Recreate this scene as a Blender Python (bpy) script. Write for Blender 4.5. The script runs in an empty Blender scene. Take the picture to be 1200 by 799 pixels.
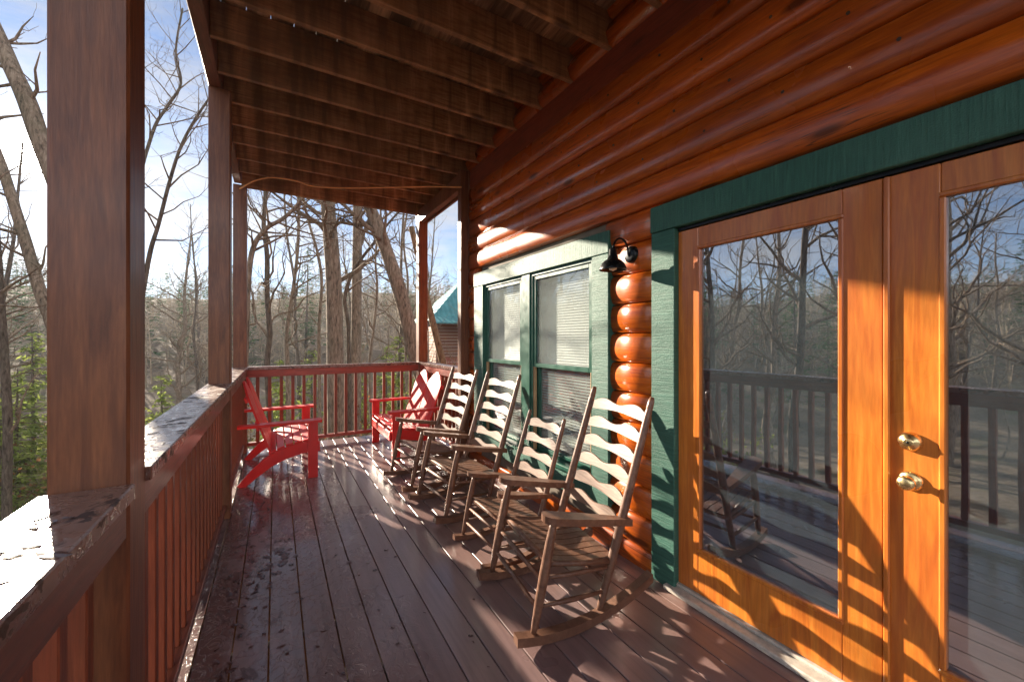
import bpy, bmesh, math, random
from mathutils import Vector, Matrix, noise
R = math.radians
sc = bpy.context.scene
col = sc.collection
SUN_AZ, SUN_EL = R(-19.5), R(16.4)          # azimuth measured from +Y towards +X
SUN = Vector((math.sin(SUN_AZ)*math.cos(SUN_EL), math.cos(SUN_AZ)*math.cos(SUN_EL), math.sin(SUN_EL)))

# ------------------------------------------------------------------ materials
class NT:
    def __init__(s, name):
        m = bpy.data.materials.new(name); m.use_nodes = True
        s.m = m; s.t = m.node_tree; s.n = s.t.nodes; s.l = s.t.links
        s.n.clear(); s.out = s.n.new('ShaderNodeOutputMaterial')
    def new(s, t, **k):
        x = s.n.new('ShaderNode' + t)
        for a, b in k.items(): setattr(x, a, b)
        return x
    def link(s, a, b): s.l.new(a, b)
    def coord(s, scale=(1, 1, 1), kind='Object'):
        c = s.new('TexCoord'); mp = s.new('Mapping')
        mp.inputs['Scale'].default_value = scale
        s.link(c.outputs[kind], mp.inputs[0]); return mp.outputs[0]
    def noise(s, vec, scale=5, detail=4, rough=.55, dist=0):
        x = s.new('TexNoise'); x.inputs['Scale'].default_value = scale
        x.inputs['Detail'].default_value = detail; x.inputs['Roughness'].default_value = rough
        x.inputs['Distortion'].default_value = dist
        s.link(vec, x.inputs['Vector']); return x.outputs['Fac']
    def ramp(s, fac, stops):
        x = s.new('ValToRGB'); e = x.color_ramp.elements
        while len(e) < len(stops): e.new(.5)
        for q, (p, c) in zip(e, stops):
            q.position = p; q.color = (*c, 1) if len(c) == 3 else c
        s.link(fac, x.inputs[0]); return x.outputs[0]
    def mix(s, fac, a, b, mode='MIX'):
        x = s.new('Mix', data_type='RGBA', blend_type=mode)
        for sock, v in ((x.inputs[0], fac), (x.inputs[6], a), (x.inputs[7], b)):
            if isinstance(v, (int, float)): sock.default_value = v
            elif isinstance(v, tuple): sock.default_value = (*v, 1)
            else: s.link(v, sock)
        return x.outputs[2]
    def math(s, op, a, b=0):
        x = s.new('Math', operation=op)
        for sock, v in ((x.inputs[0], a), (x.inputs[1], b)):
            if isinstance(v, (int, float)): sock.default_value = v
            else: s.link(v, sock)
        return x.outputs[0]
    def rng(s, v, a, b, c, d):
        x = s.new('MapRange'); s.link(v, x.inputs[0])
        for i, q in enumerate((a, b, c, d)): x.inputs[i+1].default_value = q
        return x.outputs[0]
    def bump(s, h, strength=.3, dist=.01):
        x = s.new('Bump'); x.inputs['Strength'].default_value = strength
        x.inputs['Distance'].default_value = dist
        s.link(h, x.inputs['Height']); return x.outputs[0]
    def bsdf(s, color, rough=.5, normal=None, coat=0, coat_rough=.1, metal=0, spec=None, trans=0):
        x = s.new('BsdfPrincipled')
        for k, v in (('Base Color', color), ('Roughness', rough), ('Metallic', metal), ('Coat Weight', coat), ('Coat Roughness', coat_rough)):
            if isinstance(v, tuple): x.inputs[k].default_value = (*v, 1)
            elif isinstance(v, (int, float)): x.inputs[k].default_value = v
            else: s.link(v, x.inputs[k])
        if spec is not None: x.inputs['Specular IOR Level'].default_value = spec
        if normal is not None:
            s.link(normal, x.inputs['Normal'])
        s.link(x.outputs[0], s.out.inputs[0]); return x

def wood(name, c1, c2, c3=None, axis='Y', rough=.45, coat=0., knots=True, grain=1., bumpv=.25, stain_light=None, island=.25, crack=False):
    m = NT(name)
    st = {'X': (1.2, 14, 14), 'Y': (14, 1.2, 14), 'Z': (14, 14, 1.2), 'N': (6, 6, 6)}[axis]
    # each board is its own island and gets its own offset in the grain
    g = m.new('NewGeometry')
    c = m.new('TexCoord'); add = m.new('VectorMath', operation='ADD')
    sc_ = m.new('VectorMath', operation='SCALE'); comb = m.new('CombineXYZ')
    for i in range(3): m.link(g.outputs['Random Per Island'], comb.inputs[i])
    sc_.inputs['Scale'].default_value = 7.3
    m.link(comb.outputs[0], sc_.inputs[0]); m.link(c.outputs['Object'], add.inputs[0]); m.link(sc_.outputs[0], add.inputs[1])
    mp = m.new('Mapping'); mp.inputs['Scale'].default_value = st; m.link(add.outputs[0], mp.inputs[0]); v = mp.outputs[0]
    n1 = m.noise(v, 2.2*grain, 6, .6, 1.2)
    n2 = m.noise(add.outputs[0], 1.7, 3, .5)
    n3 = m.noise(v, 9*grain, 3, .6)
    colr = m.ramp(n1, [(.3, c2), (.52, c1), (.75, c3 or c1)])
    colr = m.mix(m.rng(n2, .35, .7, 0, .45), colr, c2)
    colr = m.mix(m.rng(n3, .35, .65, .35, 0), colr, tuple(x*.55 for x in c2))
    if crack:
        mc = m.new('Mapping'); mc.inputs['Scale'].default_value = (3, .5, 26); m.link(add.outputs[0], mc.inputs[0])
        cn = m.noise(mc.outputs[0], 1.6, 3, .5, .4)
        ck = m.math('MULTIPLY', m.rng(m.math('ABSOLUTE', m.math('SUBTRACT', cn, .5)), .004, .012, .8, 0), m.rng(n2, .50, .58, 0, 1))
        colr = m.mix(ck, colr, (.03, .012, .006))
    if stain_light:  # water stains, plus painted bands of light falling through the board gaps
        ms = m.new('Mapping'); ms.inputs['Scale'].default_value = stain_light; m.link(c.outputs['Object'], ms.inputs[0])
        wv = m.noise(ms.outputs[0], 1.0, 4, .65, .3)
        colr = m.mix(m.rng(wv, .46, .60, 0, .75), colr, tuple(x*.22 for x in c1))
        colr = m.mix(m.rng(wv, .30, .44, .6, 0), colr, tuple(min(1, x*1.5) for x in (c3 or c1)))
    hsv = m.new('HueSaturation')
    m.link(m.rng(g.outputs['Random Per Island'], 0, 1, 1-island, 1+island), hsv.inputs['Value']); m.link(colr, hsv.inputs['Color'])
    colr = hsv.outputs[0]
    if knots:
        kv = {'X': (1.6, 5, 5), 'Y': (5, 1.6, 5), 'Z': (5, 5, 1.6), 'N': (3, 3, 3)}[axis]
        mk = m.new('Mapping'); mk.inputs['Scale'].default_value = kv; m.link(add.outputs[0], mk.inputs[0])
        vo = m.new('TexVoronoi'); vo.inputs['Scale'].default_value = 1.0; m.link(mk.outputs[0], vo.inputs['Vector'])
        kn = m.rng(vo.outputs['Distance'], .08, .15, .9, 0)
        colr = m.mix(kn, colr, tuple(x*.3 for x in c2))
    h = m.math('ADD', n3, m.math('MULTIPLY', n1, .6))
    r = m.rng(n2, .3, .7, rough-.1, rough+.12)
    m.bsdf(colr, r, m.bump(h, bumpv, .004), coat, .12)
    return m.m

M = {}
M['post'] = wood('post_stained_wood', (.205, .072, .028), (.11, .036, .016), (.28, .105, .040), 'Z', .5, .15)
M['railY'] = wood('rail_stained_wood_lengthwise', (.20, .062, .032), (.11, .034, .02), (.27, .092, .048), 'Y', .42, .25)
M['railX'] = wood('rail_stained_wood_crosswise', (.32, .05, .025), (.18, .028, .016), (.40, .075, .035), 'X', .42, .25)
M['baluster'] = wood('baluster_stained_wood', (.24, .062, .026), (.13, .033, .015), (.31, .095, .036), 'Z', .5, .1, knots=False)
M['joist'] = wood('joist_stained_wood', (.43, .21, .085), (.20, .085, .035), (.56, .32, .15), 'X', .6, 0, knots=True, island=.3, stain_light=(5.5, 1, .7))
M['under'] = wood('upper_decking_wood', (.36, .19, .095), (.15, .07, .035), (.48, .28, .15), 'Y', .7, 0, island=.4, stain_light=(7, .8, 1))
M['log'] = wood('varnished_log_siding', (.58, .118, .008), (.33, .050, .006), (.68, .17, .014), 'Y', .27, .4, knots=True, grain=.7, bumpv=.12, island=.15, crack=True)
M['ledger'] = wood('ledger_board_wood', (.26, .05, .022), (.14, .028, .014), (.32, .07, .03), 'Y', .45, .2)
M['door'] = wood('varnished_fir_door', (.66, .215, .03), (.46, .11, .016), (.76, .29, .05), 'Z', .32, .4, knots=False, grain=.6, bumpv=.06, island=.06)
M['chair'] = wood('weathered_chair_wood', (.20, .095, .055), (.11, .046, .027), (.29, .16, .10), 'N', .48, .05, knots=False, island=.2)
M['slat'] = wood('weathered_pale_slat_wood', (.25, .145, .095), (.155, .085, .055), (.33, .215, .15), 'Y', .55, .05, knots=False, island=.12)

def green_trim(name, axis):
    m = NT(name)
    s = (3, 3, 60) if axis == 'Z' else (3, 60, 3)
    v = m.coord((1, 1, 1)); vs = m.coord(s)
    n = m.noise(vs, 1.6, 4, .7, .6); n2 = m.noise(v, 3, 4, .6); n3 = m.noise(v, 180, 2, .6)
    c = m.ramp(n, [(.3, (.012, .075, .052)), (.55, (.028, .125, .09)), (.75, (.06, .19, .145))])
    c = m.mix(m.rng(n2, .4, .75, 0, .4), c, (.085, .22, .17))
    h = m.math('ADD', n, m.math('MULTIPLY', n3, .5))
    m.bsdf(c, .55, m.bump(h, .7, .006)); return m.m
M['greenZ'] = green_trim('rough_sawn_green_trim', 'Z'); M['greenY'] = green_trim('rough_sawn_green_header', 'Y')

def plain(name, c, rough=.5, metal=0, coat=0, var=.2, scale=12, bumpv=.1, spec=None):
    m = NT(name); v = m.coord(); n = m.noise(v, scale, 5, .6)
    cc = m.ramp(n, [(.3, tuple(x*(1-var) for x in c)), (.7, tuple(min(1, x*(1+var)) for x in c))])
    m.bsdf(cc, m.rng(n, .3, .7, max(.02, rough-.08), rough+.08), m.bump(n, bumpv, .003), coat, .1, metal, spec); return m.m
M['sash'] = plain('green_sash_paint', (.018, .10, .07), .35)
M['red'] = plain('red_painted_wood', (.70, .018, .014), .45, 0, .08, .12, 6, .08)
M['black'] = plain('black_metal', (.012, .014, .016), .3, .6)
M['bulb'] = plain('frosted_bulb', (.8, .72, .55), .4)
M['brass'] = plain('aged_brass', (.78, .60, .30), .28, 1, 0, .15, 60)
M['sill'] = plain('weathered_threshold', (.50, .46, .40), .5, 0, 0, .25, 30)
M['blind'] = plain('white_blind', (.62, .62, .57), .5, 0, 0, .05)
M['curtain'] = plain('pale_curtain', (.62, .62, .58), .8, 0, 0, .1)
M['jamb'] = plain('bare_wood_jamb', (.42, .27, .14), .6)
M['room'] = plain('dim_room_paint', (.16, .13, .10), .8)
M['cord'] = plain('tan_cord', (.78, .40, .15), .5)
M['gold_bead'] = plain('glazing_bead_varnish', (.55, .33, .10), .35, 0, .2)
M['steel_screw'] = plain('screw_steel', (.05, .03, .02), .5)

def deck_mat():
    m = NT('wet_painted_deck')
    g = m.new('NewGeometry'); v = m.coord()
    vs = m.coord((16, 1.1, 16))
    n1 = m.noise(vs, 1.6, 5, .6, .6); n2 = m.noise(v, 1.1, 4, .6); n4 = m.noise(v, 32, 6, .62)
    base = m.ramp(n1, [(.3, (.175, .115, .112)), (.55, (.245, .165, .160)), (.8, (.30, .20, .188))])
    base = m.mix(m.rng(g.outputs['Random Per Island'], 0, 1, 0, .35), base, (.12, .055, .048))
    # worn, dusty patches nearer the house
    sx = m.new('SeparateXYZ'); m.link(v, sx.inputs[0])
    wear = m.math('MULTIPLY', m.rng(n2, .45, .7, 0, .6), m.rng(sx.outputs['X'], .5, 1.2, .1, 1))
    base = m.mix(wear, base, (.31, .175, .125))
    # water: beads and puddles on the railing side
    side = m.rng(sx.outputs['X'], -.1, .75, 1, 0)
    vd = m.coord((1, .75, 1))
    drop = m.noise(vd, 17, 4, .55, 1.8)
    pool = m.noise(v, 2.6, 3, .6)
    wmask = m.math('MULTIPLY', side, m.rng(pool, .34, .46, 0, 1))
    beads = m.math('MULTIPLY', m.rng(drop, .50, .56, 0, 1), wmask)
    base = m.mix(m.math('MULTIPLY', wmask, .45), base, (.045, .018, .016))
    # flaking dark spots and clusters of wet leaves pressed on the boards
    vo = m.noise(m.coord((1.0, .55, 1)), 12, 5, .65, 1.0)
    spot = m.math('MULTIPLY', m.rng(vo, .60, .615, 0, 1), m.rng(sx.outputs['X'], -.4, .6, 1, .0))
    base = m.mix(spot, base, (.040, .010, .006))
    rough = m.rng(n2, .3, .7, .26, .40)
    mixr = m.new('Mix', data_type='FLOAT'); m.link(wmask, mixr.inputs[0]); m.link(rough, mixr.inputs[2]); mixr.inputs[3].default_value = .13
    mixs = m.new('Mix', data_type='FLOAT'); m.link(spot, mixs.inputs[0]); m.link(mixr.outputs[0], mixs.inputs[2]); mixs.inputs[3].default_value = .55
    h = m.math('ADD', m.math('MULTIPLY', beads, 1.5), m.math('ADD', m.math('MULTIPLY', n1, .12), m.math('MULTIPLY', n4, .10)))
    m.bsdf(base, mixs.outputs[0], m.bump(h, .5, .003), .35, .14, 0, .7)
    return m.m
M['deck'] = deck_mat()

def cap_mat():
    m = NT('wet_rail_cap')
    v = m.coord(); vs = m.coord((12, 1.5, 12))
    n1 = m.noise(vs, 2, 5, .6); d = m.noise(v, 20, 3, .5, 1.2); p = m.noise(v, 9, 5, .65, .8)
    c = m.ramp(n1, [(.3, (.13, .065, .050)), (.7, (.24, .135, .105))])
    sp = m.rng(p, .58, .60, 0, 1); c = m.mix(sp, c, (.05, .025, .018))
    h = m.math('ADD', m.math('MULTIPLY', m.rng(d, .5, .58, 0, 1), .7), m.math('MULTIPLY', n1, .3))
    m.bsdf(c, m.math('ADD', m.rng(d, .4, .6, .36, .22), m.math('MULTIPLY', sp, .35)), m.bump(h, .25, .003), 0, .1, 0, .7); return m.m
M['cap'] = cap_mat()

def glass(name, refl=.18, dust=.10, tint=(.55, .66, .72), dustcol=(.35, .42, .45), wobble=.05):
    m = NT(name)
    tr = m.new('BsdfTransparent'); tr.inputs[0].default_value = (*tint, 1)
    gl = m.new('BsdfGlossy'); gl.inputs['Roughness'].default_value = .012; gl.inputs[0].default_value = (.93, .95, 1, 1)
    wob = m.noise(m.coord(), 1.3, 2); m.link(m.bump(wob, wobble, .02), gl.inputs['Normal'])
    g = m.new('NewGeometry'); dp = m.new('VectorMath', operation='DOT_PRODUCT')
    m.link(g.outputs['Normal'], dp.inputs[0]); m.link(g.outputs['Incoming'], dp.inputs[1])
    c5 = m.math('POWER', m.math('SUBTRACT', 1.0, m.math('ABSOLUTE', dp.outputs['Value'])), 5)      # Schlick, same from both sides
    f = m.math('MINIMUM', m.math('ADD', c5, refl), 1.0)
    df = m.new('BsdfDiffuse'); df.inputs[0].default_value = (*dustcol, 1)
    n = m.noise(m.coord(), 14, 5, .7); n2 = m.noise(m.coord((1, 6, 1)), 60, 3, .7)
    a = m.new('MixShader'); m.link(f, a.inputs[0]); m.link(tr.outputs[0], a.inputs[1]); m.link(gl.outputs[0], a.inputs[2])
    b = m.new('MixShader'); dn = m.math('ADD', m.rng(n, .3, .7, dust*.8, dust*1.2), m.rng(n2, .66, .76, 0, .05))
    m.link(dn, b.inputs[0]); m.link(a.outputs[0], b.inputs[1]); m.link(df.outputs[0], b.inputs[2])
    m.link(b.outputs[0], m.out.inputs[0]); return m.m
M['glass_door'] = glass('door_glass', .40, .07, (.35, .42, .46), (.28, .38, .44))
M['glass_win'] = glass('window_glass', .08, .12, (.96, .98, .98), (.60, .68, .66), .8)

def bark(name, c1, c2, c3=(.02, .018, .015)):
    m = NT(name); v = m.coord((1, 1, .22))
    n = m.noise(v, 22, 6, .7, .5); n2 = m.noise(m.coord(), 1.5, 4, .6)
    c = m.ramp(n, [(.32, c3), (.5, c1), (.72, c2)])
    c = m.mix(m.rng(n2, .5, .7, 0, .35), c, (.09, .10, .06))
    m.bsdf(c, .9, m.bump(n, .9, .03), spec=.2); return m.m
M['bark'] = bark('grey_brown_bark', (.24, .18, .13), (.40, .32, .24), (.05, .04, .032))
M['bark_dark'] = bark('dark_bark', (.13, .10, .078), (.22, .18, .14), (.035, .028, .022))
M['bark_tan'] = bark('tan_dead_bark', (.24, .14, .075), (.36, .24, .14), (.06, .035, .02))
M['farwood'] = plain('distant_twig_bark', (.36, .28, .19), .9, var=.35, scale=.15, bumpv=0)
M['twig'] = bark('twig_bark', (.21, .15, .105), (.36, .275, .20), (.08, .055, .04))

def leafmat(name, c1, c2, tr=.35):
    m = NT(name); g = m.new('NewGeometry'); n = m.noise(m.coord(), 1.2, 3)
    f = m.math('MULTIPLY', m.math('ADD', g.outputs['Random Per Island'], n), .55)
    c = m.ramp(f, [(.2, c1), (.75, c2)])
    d = m.new('BsdfDiffuse'); t = m.new('BsdfTranslucent'); mx = m.new('MixShader'); mx.inputs[0].default_value = tr
    m.link(c, d.inputs[0]); m.link(c, t.inputs[0]); m.link(d.outputs[0], mx.inputs[1]); m.link(t.outputs[0], mx.inputs[2])
    m.link(mx.outputs[0], m.out.inputs[0]); return m.m
M['needle'] = leafmat('evergreen_needles', (.035, .085, .035), (.10, .19, .07))
M['needle2'] = leafmat('yellow_green_needles', (.12, .18, .04), (.32, .38, .10), .5)
M['leaf'] = leafmat('yellow_green_leaves', (.12, .15, .04), (.28, .30, .09), .5)
M['dryleaf'] = leafmat('dry_leaves', (.10, .05, .025), (.24, .13, .06), .3)

def ground_mat():
    m = NT('leaf_litter'); v = m.coord()
    n = m.noise(v, .25, 6, .65); n2 = m.noise(v, 4, 6, .75); n3 = m.noise(v, 38, 3, .7)
    c = m.ramp(n2, [(.3, (.10, .078, .06)), (.5, (.19, .145, .105)), (.7, (.30, .24, .18))])
    c = m.mix(m.rng(n, .52, .68, 0, .7), c, (.10, .12, .045))
    c = m.mix(m.rng(n3, .5, .7, 0, .6), c, (.25, .20, .155))
    m.bsdf(c, .95, m.bump(m.math('ADD', n2, n3), 1, .08), spec=.15); return m.m
M['ground'] = ground_mat()

def tealroof():
    m = NT('teal_metal_roof'); w = m.new('TexWave', bands_direction='X'); w.inputs['Scale'].default_value = 1.1
    m.link(m.coord(), w.inputs[0]); n = m.noise(m.coord(), 2, 4)
    c = m.ramp(n, [(.3, (.03, .17, .18)), (.7, (.06, .25, .26))])
    m.bsdf(c, .45, m.bump(w.outputs['Fac'], .6, .05)); return m.m
M['teal'] = tealroof()
def cabinwall():
    m = NT('chinked_log_wall'); w = m.new('TexBrick'); w.inputs['Scale'].default_value = 2.2
    w.inputs['Color1'].default_value = (.22, .085, .04, 1); w.inputs['Color2'].default_value = (.14, .055, .03, 1)
    w.inputs['Mortar'].default_value = (.45, .40, .34, 1); w.inputs['Mortar Size'].default_value = .03
    w.inputs['Row Height'].default_value = .42; w.inputs['Brick Width'].default_value = 6
    c = m.new('TexCoord'); sx = m.new('SeparateXYZ'); cb = m.new('CombineXYZ')
    m.link(c.outputs['Object'], sx.inputs[0]); m.link(m.math('ADD', sx.outputs[0], sx.outputs[1]), cb.inputs[0]); m.link(sx.outputs[2], cb.inputs[1])
    m.link(cb.outputs[0], w.inputs[0]); m.bsdf(w.outputs[0], .7); return m.m
M['cabinwall'] = cabinwall()

# ------------------------------------------------------------------ helpers
def tag(o, label=None, cat=None, group=None, kind=None):
    if label: o['label'] = label
    if cat: o['category'] = cat
    if group: o['group'] = group
    if kind: o['kind'] = kind
    return o
def empty(name, loc=(0, 0, 0), rz=0):
    o = bpy.data.objects.new(name, None); o.location = loc; o.rotation_euler = (0, 0, rz)
    o.empty_display_size = .2; col.objects.link(o); return o
def link(name, me, mat=None, parent=None):
    o = bpy.data.objects.new(name, me)
    if mat and not me.materials: me.materials.append(mat)
    col.objects.link(o); o.parent = parent; return o
def copy_tree(o, parent=None):
    c = o.copy(); col.objects.link(c); c.parent = parent
    for ch in list(o.children): copy_tree(ch, c)
    return c

class MB:
    def __init__(s): s.v = []; s.f = []; s.sm = []
    def add(s, vs, fs, smooth=False):
        n = len(s.v); s.v += [tuple(p) for p in vs]; s.f += [tuple(i+n for i in f) for f in fs]; s.sm += [smooth]*len(fs)
    def box(s, x0, x1, y0, y1, z0, z1, b=.003, mat=None):
        # box with chamfered edges
        b = min(b, (x1-x0)*.4, (y1-y0)*.4, (z1-z0)*.4)
        bm = bmesh.new(); bmesh.ops.create_cube(bm, size=1)
        for v in bm.verts:
            v.co = Vector(((x0+x1)/2+v.co.x*(x1-x0), (y0+y1)/2+v.co.y*(y1-y0), (z0+z1)/2+v.co.z*(z1-z0)))
        if b > 0: bmesh.ops.bevel(bm, geom=bm.edges[:], offset=b, segments=1, affect='EDGES')
        if mat is not None: bm.transform(mat)
        bm.verts.ensure_lookup_table(); bm.verts.index_update()
        s.add([v.co.copy() for v in bm.verts], [[v.index for v in f.verts] for f in bm.faces]); bm.free(); return s
    def tube(s, pts, rad, n=8, cap=True, squash=None, ref=Vector((0, 0, 1))):
        pts = [Vector(p) for p in pts]
        if not hasattr(rad, '__len__'): rad = [rad]*len(pts)
        rings = []; prev = None
        for i, p in enumerate(pts):
            d = (pts[min(i+1, len(pts)-1)]-pts[max(i-1, 0)]).normalized()
            if prev is None:
                a = ref if abs(d.dot(ref)) < .9 else Vector((1, 0, 0))
                u = d.cross(a).normalized()
            else: u = (prev-d*prev.dot(d)).normalized()
            prev = u; w = d.cross(u)
            q = squash or (1, 1)
            rings.append([p+(u*math.cos(t)*q[0]+w*math.sin(t)*q[1])*rad[i] for t in (2*math.pi*k/n for k in range(n))])
        fs = []
        for i in range(len(pts)-1):
            for k in range(n):
                k2 = (k+1) % n; fs.append((i*n+k, i*n+k2, (i+1)*n+k2, (i+1)*n+k))
        vs = [v for r in rings for v in r]
        nf = len(fs)
        if cap: fs.append(tuple(range(n-1, -1, -1))); fs.append(tuple((len(pts)-1)*n+k for k in range(n)))
        base = len(s.sm); s.add(vs, fs, True)
        if cap: s.sm[base+nf] = False; s.sm[base+nf+1] = False
        return s
    def prism(s, outline, t0, t1, mat=None, smooth=False):
        # outline in (a, b); extruded along c from t0 to t1; mat maps (a, b, c) to space
        n = len(outline); vs = [Vector((a, b, t0)) for a, b in outline]+[Vector((a, b, t1)) for a, b in outline]
        if mat is not None: vs = [mat @ v for v in vs]
        fs = [tuple(range(n-1, -1, -1)), tuple(range(n, 2*n))]
        fs += [(k, (k+1) % n, (k+1) % n+n, k+n) for k in range(n)]
        s.add(vs, fs, False); return s
    def lathe(s, prof, origin, axis, n=24):
        axis = Vector(axis).normalized(); a = Vector((0, 0, 1)) if abs(axis.z) < .9 else Vector((1, 0, 0))
        u = axis.cross(a).normalized(); w = axis.cross(u); o = Vector(origin)
        vs = []; fs = []
        for r, h in prof:
            for k in range(n):
                t = 2*math.pi*k/n; vs.append(o+axis*h+(u*math.cos(t)+w*math.sin(t))*r)
        for i in range(len(prof)-1):
            for k in range(n): fs.append((i*n+k, i*n+(k+1) % n, (i+1)*n+(k+1) % n, (i+1)*n+k))
        s.add(vs, fs, True); return s
    def mesh(s, name, mat):
        me = bpy.data.meshes.new(name); me.from_pydata(s.v, [], s.f)
        me.polygons.foreach_set('use_smooth', s.sm); me.materials.append(mat)
        bm = bmesh.new(); bm.from_mesh(me); bmesh.ops.recalc_face_normals(bm, faces=bm.faces[:]); bm.to_mesh(me); bm.free()
        me.update(); return me
    def build(s, name, mat, parent=None): return link(name, s.mesh(name, mat), None, parent)

AXZ = Matrix(((1, 0, 0, 0), (0, 0, 1, 0), (0, 1, 0, 0), (0, 0, 0, 1)))      # (a,b,c) -> x=a, z=b, y=c
# ------------------------------------------------------------------ camera
cam = bpy.data.cameras.new('camera'); co = bpy.data.objects.new('camera', cam); col.objects.link(co)
co.location = (0, 0, 1.41); co.rotation_euler = (R(90), 0, R(-30.5))
cam.sensor_width = 36; cam.lens = 36*470.7/1200; cam.shift_y = -2.5/1200
cam.clip_start = .02; cam.clip_end = 2000; sc.camera = co
C0 = Vector((0, 0, 1.41)); SA, CA = math.sin(R(30.5)), math.cos(R(30.5)); F = 470.7
def at(px, py, d):
    r = (px-600)/F*d
    return Vector((r*CA+d*SA, d*CA-r*SA, 1.41-(py-397)/F*d))

# ------------------------------------------------------------------ porch
RI, RO = -.305, -.445          # inner / outer face of the left posts
YF = 5.95                      # inner face of the far posts
DL, DR = -.47, 2.03
PITCH = .1425
m = MB()
k = -3
rnd = random.Random(4)
while True:
    x0 = -.026+PITCH*k+.003; x1 = x0+PITCH-.006
    if x0 > DR: break
    if x1 > DL:
        x0_, x1_ = max(x0, DL), x1
        if x0 < 1.86:
            segs = [(-3.6, YF+.19)]
        else: segs = [(4.30, YF+.19)]
        for a, b in segs: m.box(x0_, x1_, a, b, -.028+rnd.uniform(-.0008, .0008), 0, .0018)
    k += 1
deck = tag(m.build('porch_deck', M['deck']), kind='structure')
m = MB()
y = -3.5
while y < 6.1:
    m.box(DL+.03, DR-.03 if y > 4.3 else 1.95, y, y+.038, -.26, -.031, .002); y += .4064
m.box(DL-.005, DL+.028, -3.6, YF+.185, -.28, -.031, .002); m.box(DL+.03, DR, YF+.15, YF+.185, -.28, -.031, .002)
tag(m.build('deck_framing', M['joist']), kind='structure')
m = MB()
for x, y_ in ((-.38, 1.38), (-.38, 6.02), (1.93, 6.02), (-.38, -1.1), (-.38, 3.9)):
    m.box(x-.07, x+.07, y_-.07, y_+.07, -7, -.29, .004)
tag(m.build('deck_footings', M['post']), kind='structure')

def post(x0, y0, w, z1, label, w2=None):
    m = MB().box(-w/2, w/2, -(w2 or w)/2, (w2 or w)/2, 0, z1, .006)
    o = m.build('porch_post', M['post']); o.location = (x0+w/2, y0+(w2 or w)/2, .0)
    return tag(o, label, 'post', 'square posts holding up the porch roof')
post(RO, 1.31, .14, 3.36, 'nearest and widest-looking brown wooden post, beside the wet near railing')
post(RO, 3.84, .14, 3.36, 'brown post rising from the middle of the left railing')
post(RO, YF-.02, .14, 3.30, 'brown corner post where the left railing meets the far railing')
post(1.87, YF, .14, 3.30, 'corner post at the far right end of the far railing, sunlit on its left edge')
post(1.842, 4.285, .095, 3.36, 'narrow post against the end of the log wall', .10)
post(RO, -1.2, .14, 3.36, 'brown post behind the near end of the left railing')

def railing(name, label, a, b, axis, inner, outer, mats, step=.13, skip=()):
    """axis 'Y': runs along Y from a to b; inner/outer are x of the porch side and outside"""
    r = empty('porch_railing', ((inner+outer)/2, (a+b)/2, 0) if axis == 'Y' else ((a+b)/2, (inner+outer)/2, 0))
    tag(r, label, 'railing', 'wooden porch railings')
    L = (b-a)/2; s = 1 if inner > outer else -1; h = abs(inner-outer)/2
    def bx(mb, u0, u1, v0, v1, z0, z1, bev=.003):      # u along, v across (towards the porch = +)
        v0, v1 = sorted((s*v0, s*v1))
        if axis == 'Y': mb.box(v0, v1, u0, u1, z0, z1, bev)
        else: mb.box(u0, u1, v0, v1, z0, z1, bev)
        return mb
    e = .012
    bx(MB(), -L, L, -h-e, h+e, 1.022, 1.060, .0035).build('cap_rail', M['cap'], r)
    bx(MB(), -L, L, h-.042, h-.004, .930, 1.0205).build('top_rail', mats, r)
    bx(MB(), -L, L, -.022, .045, .07, .112).build('bottom_rail', mats, r)
    n = int(2*L/step); off = (2*L-(n-1)*step)/2
    me = bx(MB(), -.019, .019, -.015, .023, .045, 1.020, .003)
    me2 = MB(); bx(me2, -.019, .019, h-.082, h-.044, .1125, 1.0205, .003)
    bal = me2.mesh('baluster', M['baluster'])
    for i in range(n):
        u = -L+off+i*step
        o = link('baluster', bal, None, r); o.location = (0, u, 0) if axis == 'Y' else (u, 0, 0)
    return r
railing('r', 'near stretch of wooden railing at the left edge with leaf debris on its wet cap', -1.06, 1.305, 'Y', RI, RO, M['railY'])
railing('r', 'long left railing with sunlit cap running past the middle post', 1.455, YF-.025, 'Y', RI, RO, M['railY'])
railing('r', 'far railing across the end of the porch with dark red top board', RI+.003, 1.866, 'X', YF, YF+.14, M['railX'])
railing('r', 'short right railing behind the far red loveseat', 4.39, YF-.004, 'Y', 1.885, 2.01, M['railX'])

# porch roof = underside of the upper deck
ZJ = 3.36
pr = tag(empty('porch_roof', (.75, 2.7, ZJ)), 'dark stained underside of an upper deck with rows of joists', 'porch roof')
def rel(o, p): o.location = -Vector(p.location); return o
bm_ = MB().box(RO, RO+.08, -3.6, YF+.14, ZJ-.0, ZJ+.24, .004)
rel(bm_.build('beam', M['railY'], pr), pr)
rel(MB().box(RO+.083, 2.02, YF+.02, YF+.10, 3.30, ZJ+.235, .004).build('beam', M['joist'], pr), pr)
rel(MB().box(1.865, 1.94, 4.39, YF+.018, 3.17, 3.357, .004).build('beam', M['post'], pr), pr)
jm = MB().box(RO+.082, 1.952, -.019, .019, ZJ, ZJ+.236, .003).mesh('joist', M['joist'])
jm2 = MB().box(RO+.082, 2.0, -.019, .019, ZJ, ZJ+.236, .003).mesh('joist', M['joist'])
rel(MB().box(2.003, 2.04, 4.31, YF+.14, 3.20, ZJ+.237, .004).build('beam', M['post'], pr), pr)
y = 5.66
while y > -1.6:
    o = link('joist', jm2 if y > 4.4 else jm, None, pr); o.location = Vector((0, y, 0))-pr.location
    y -= .4064
m = MB(); x = RO
i = 0
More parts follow.
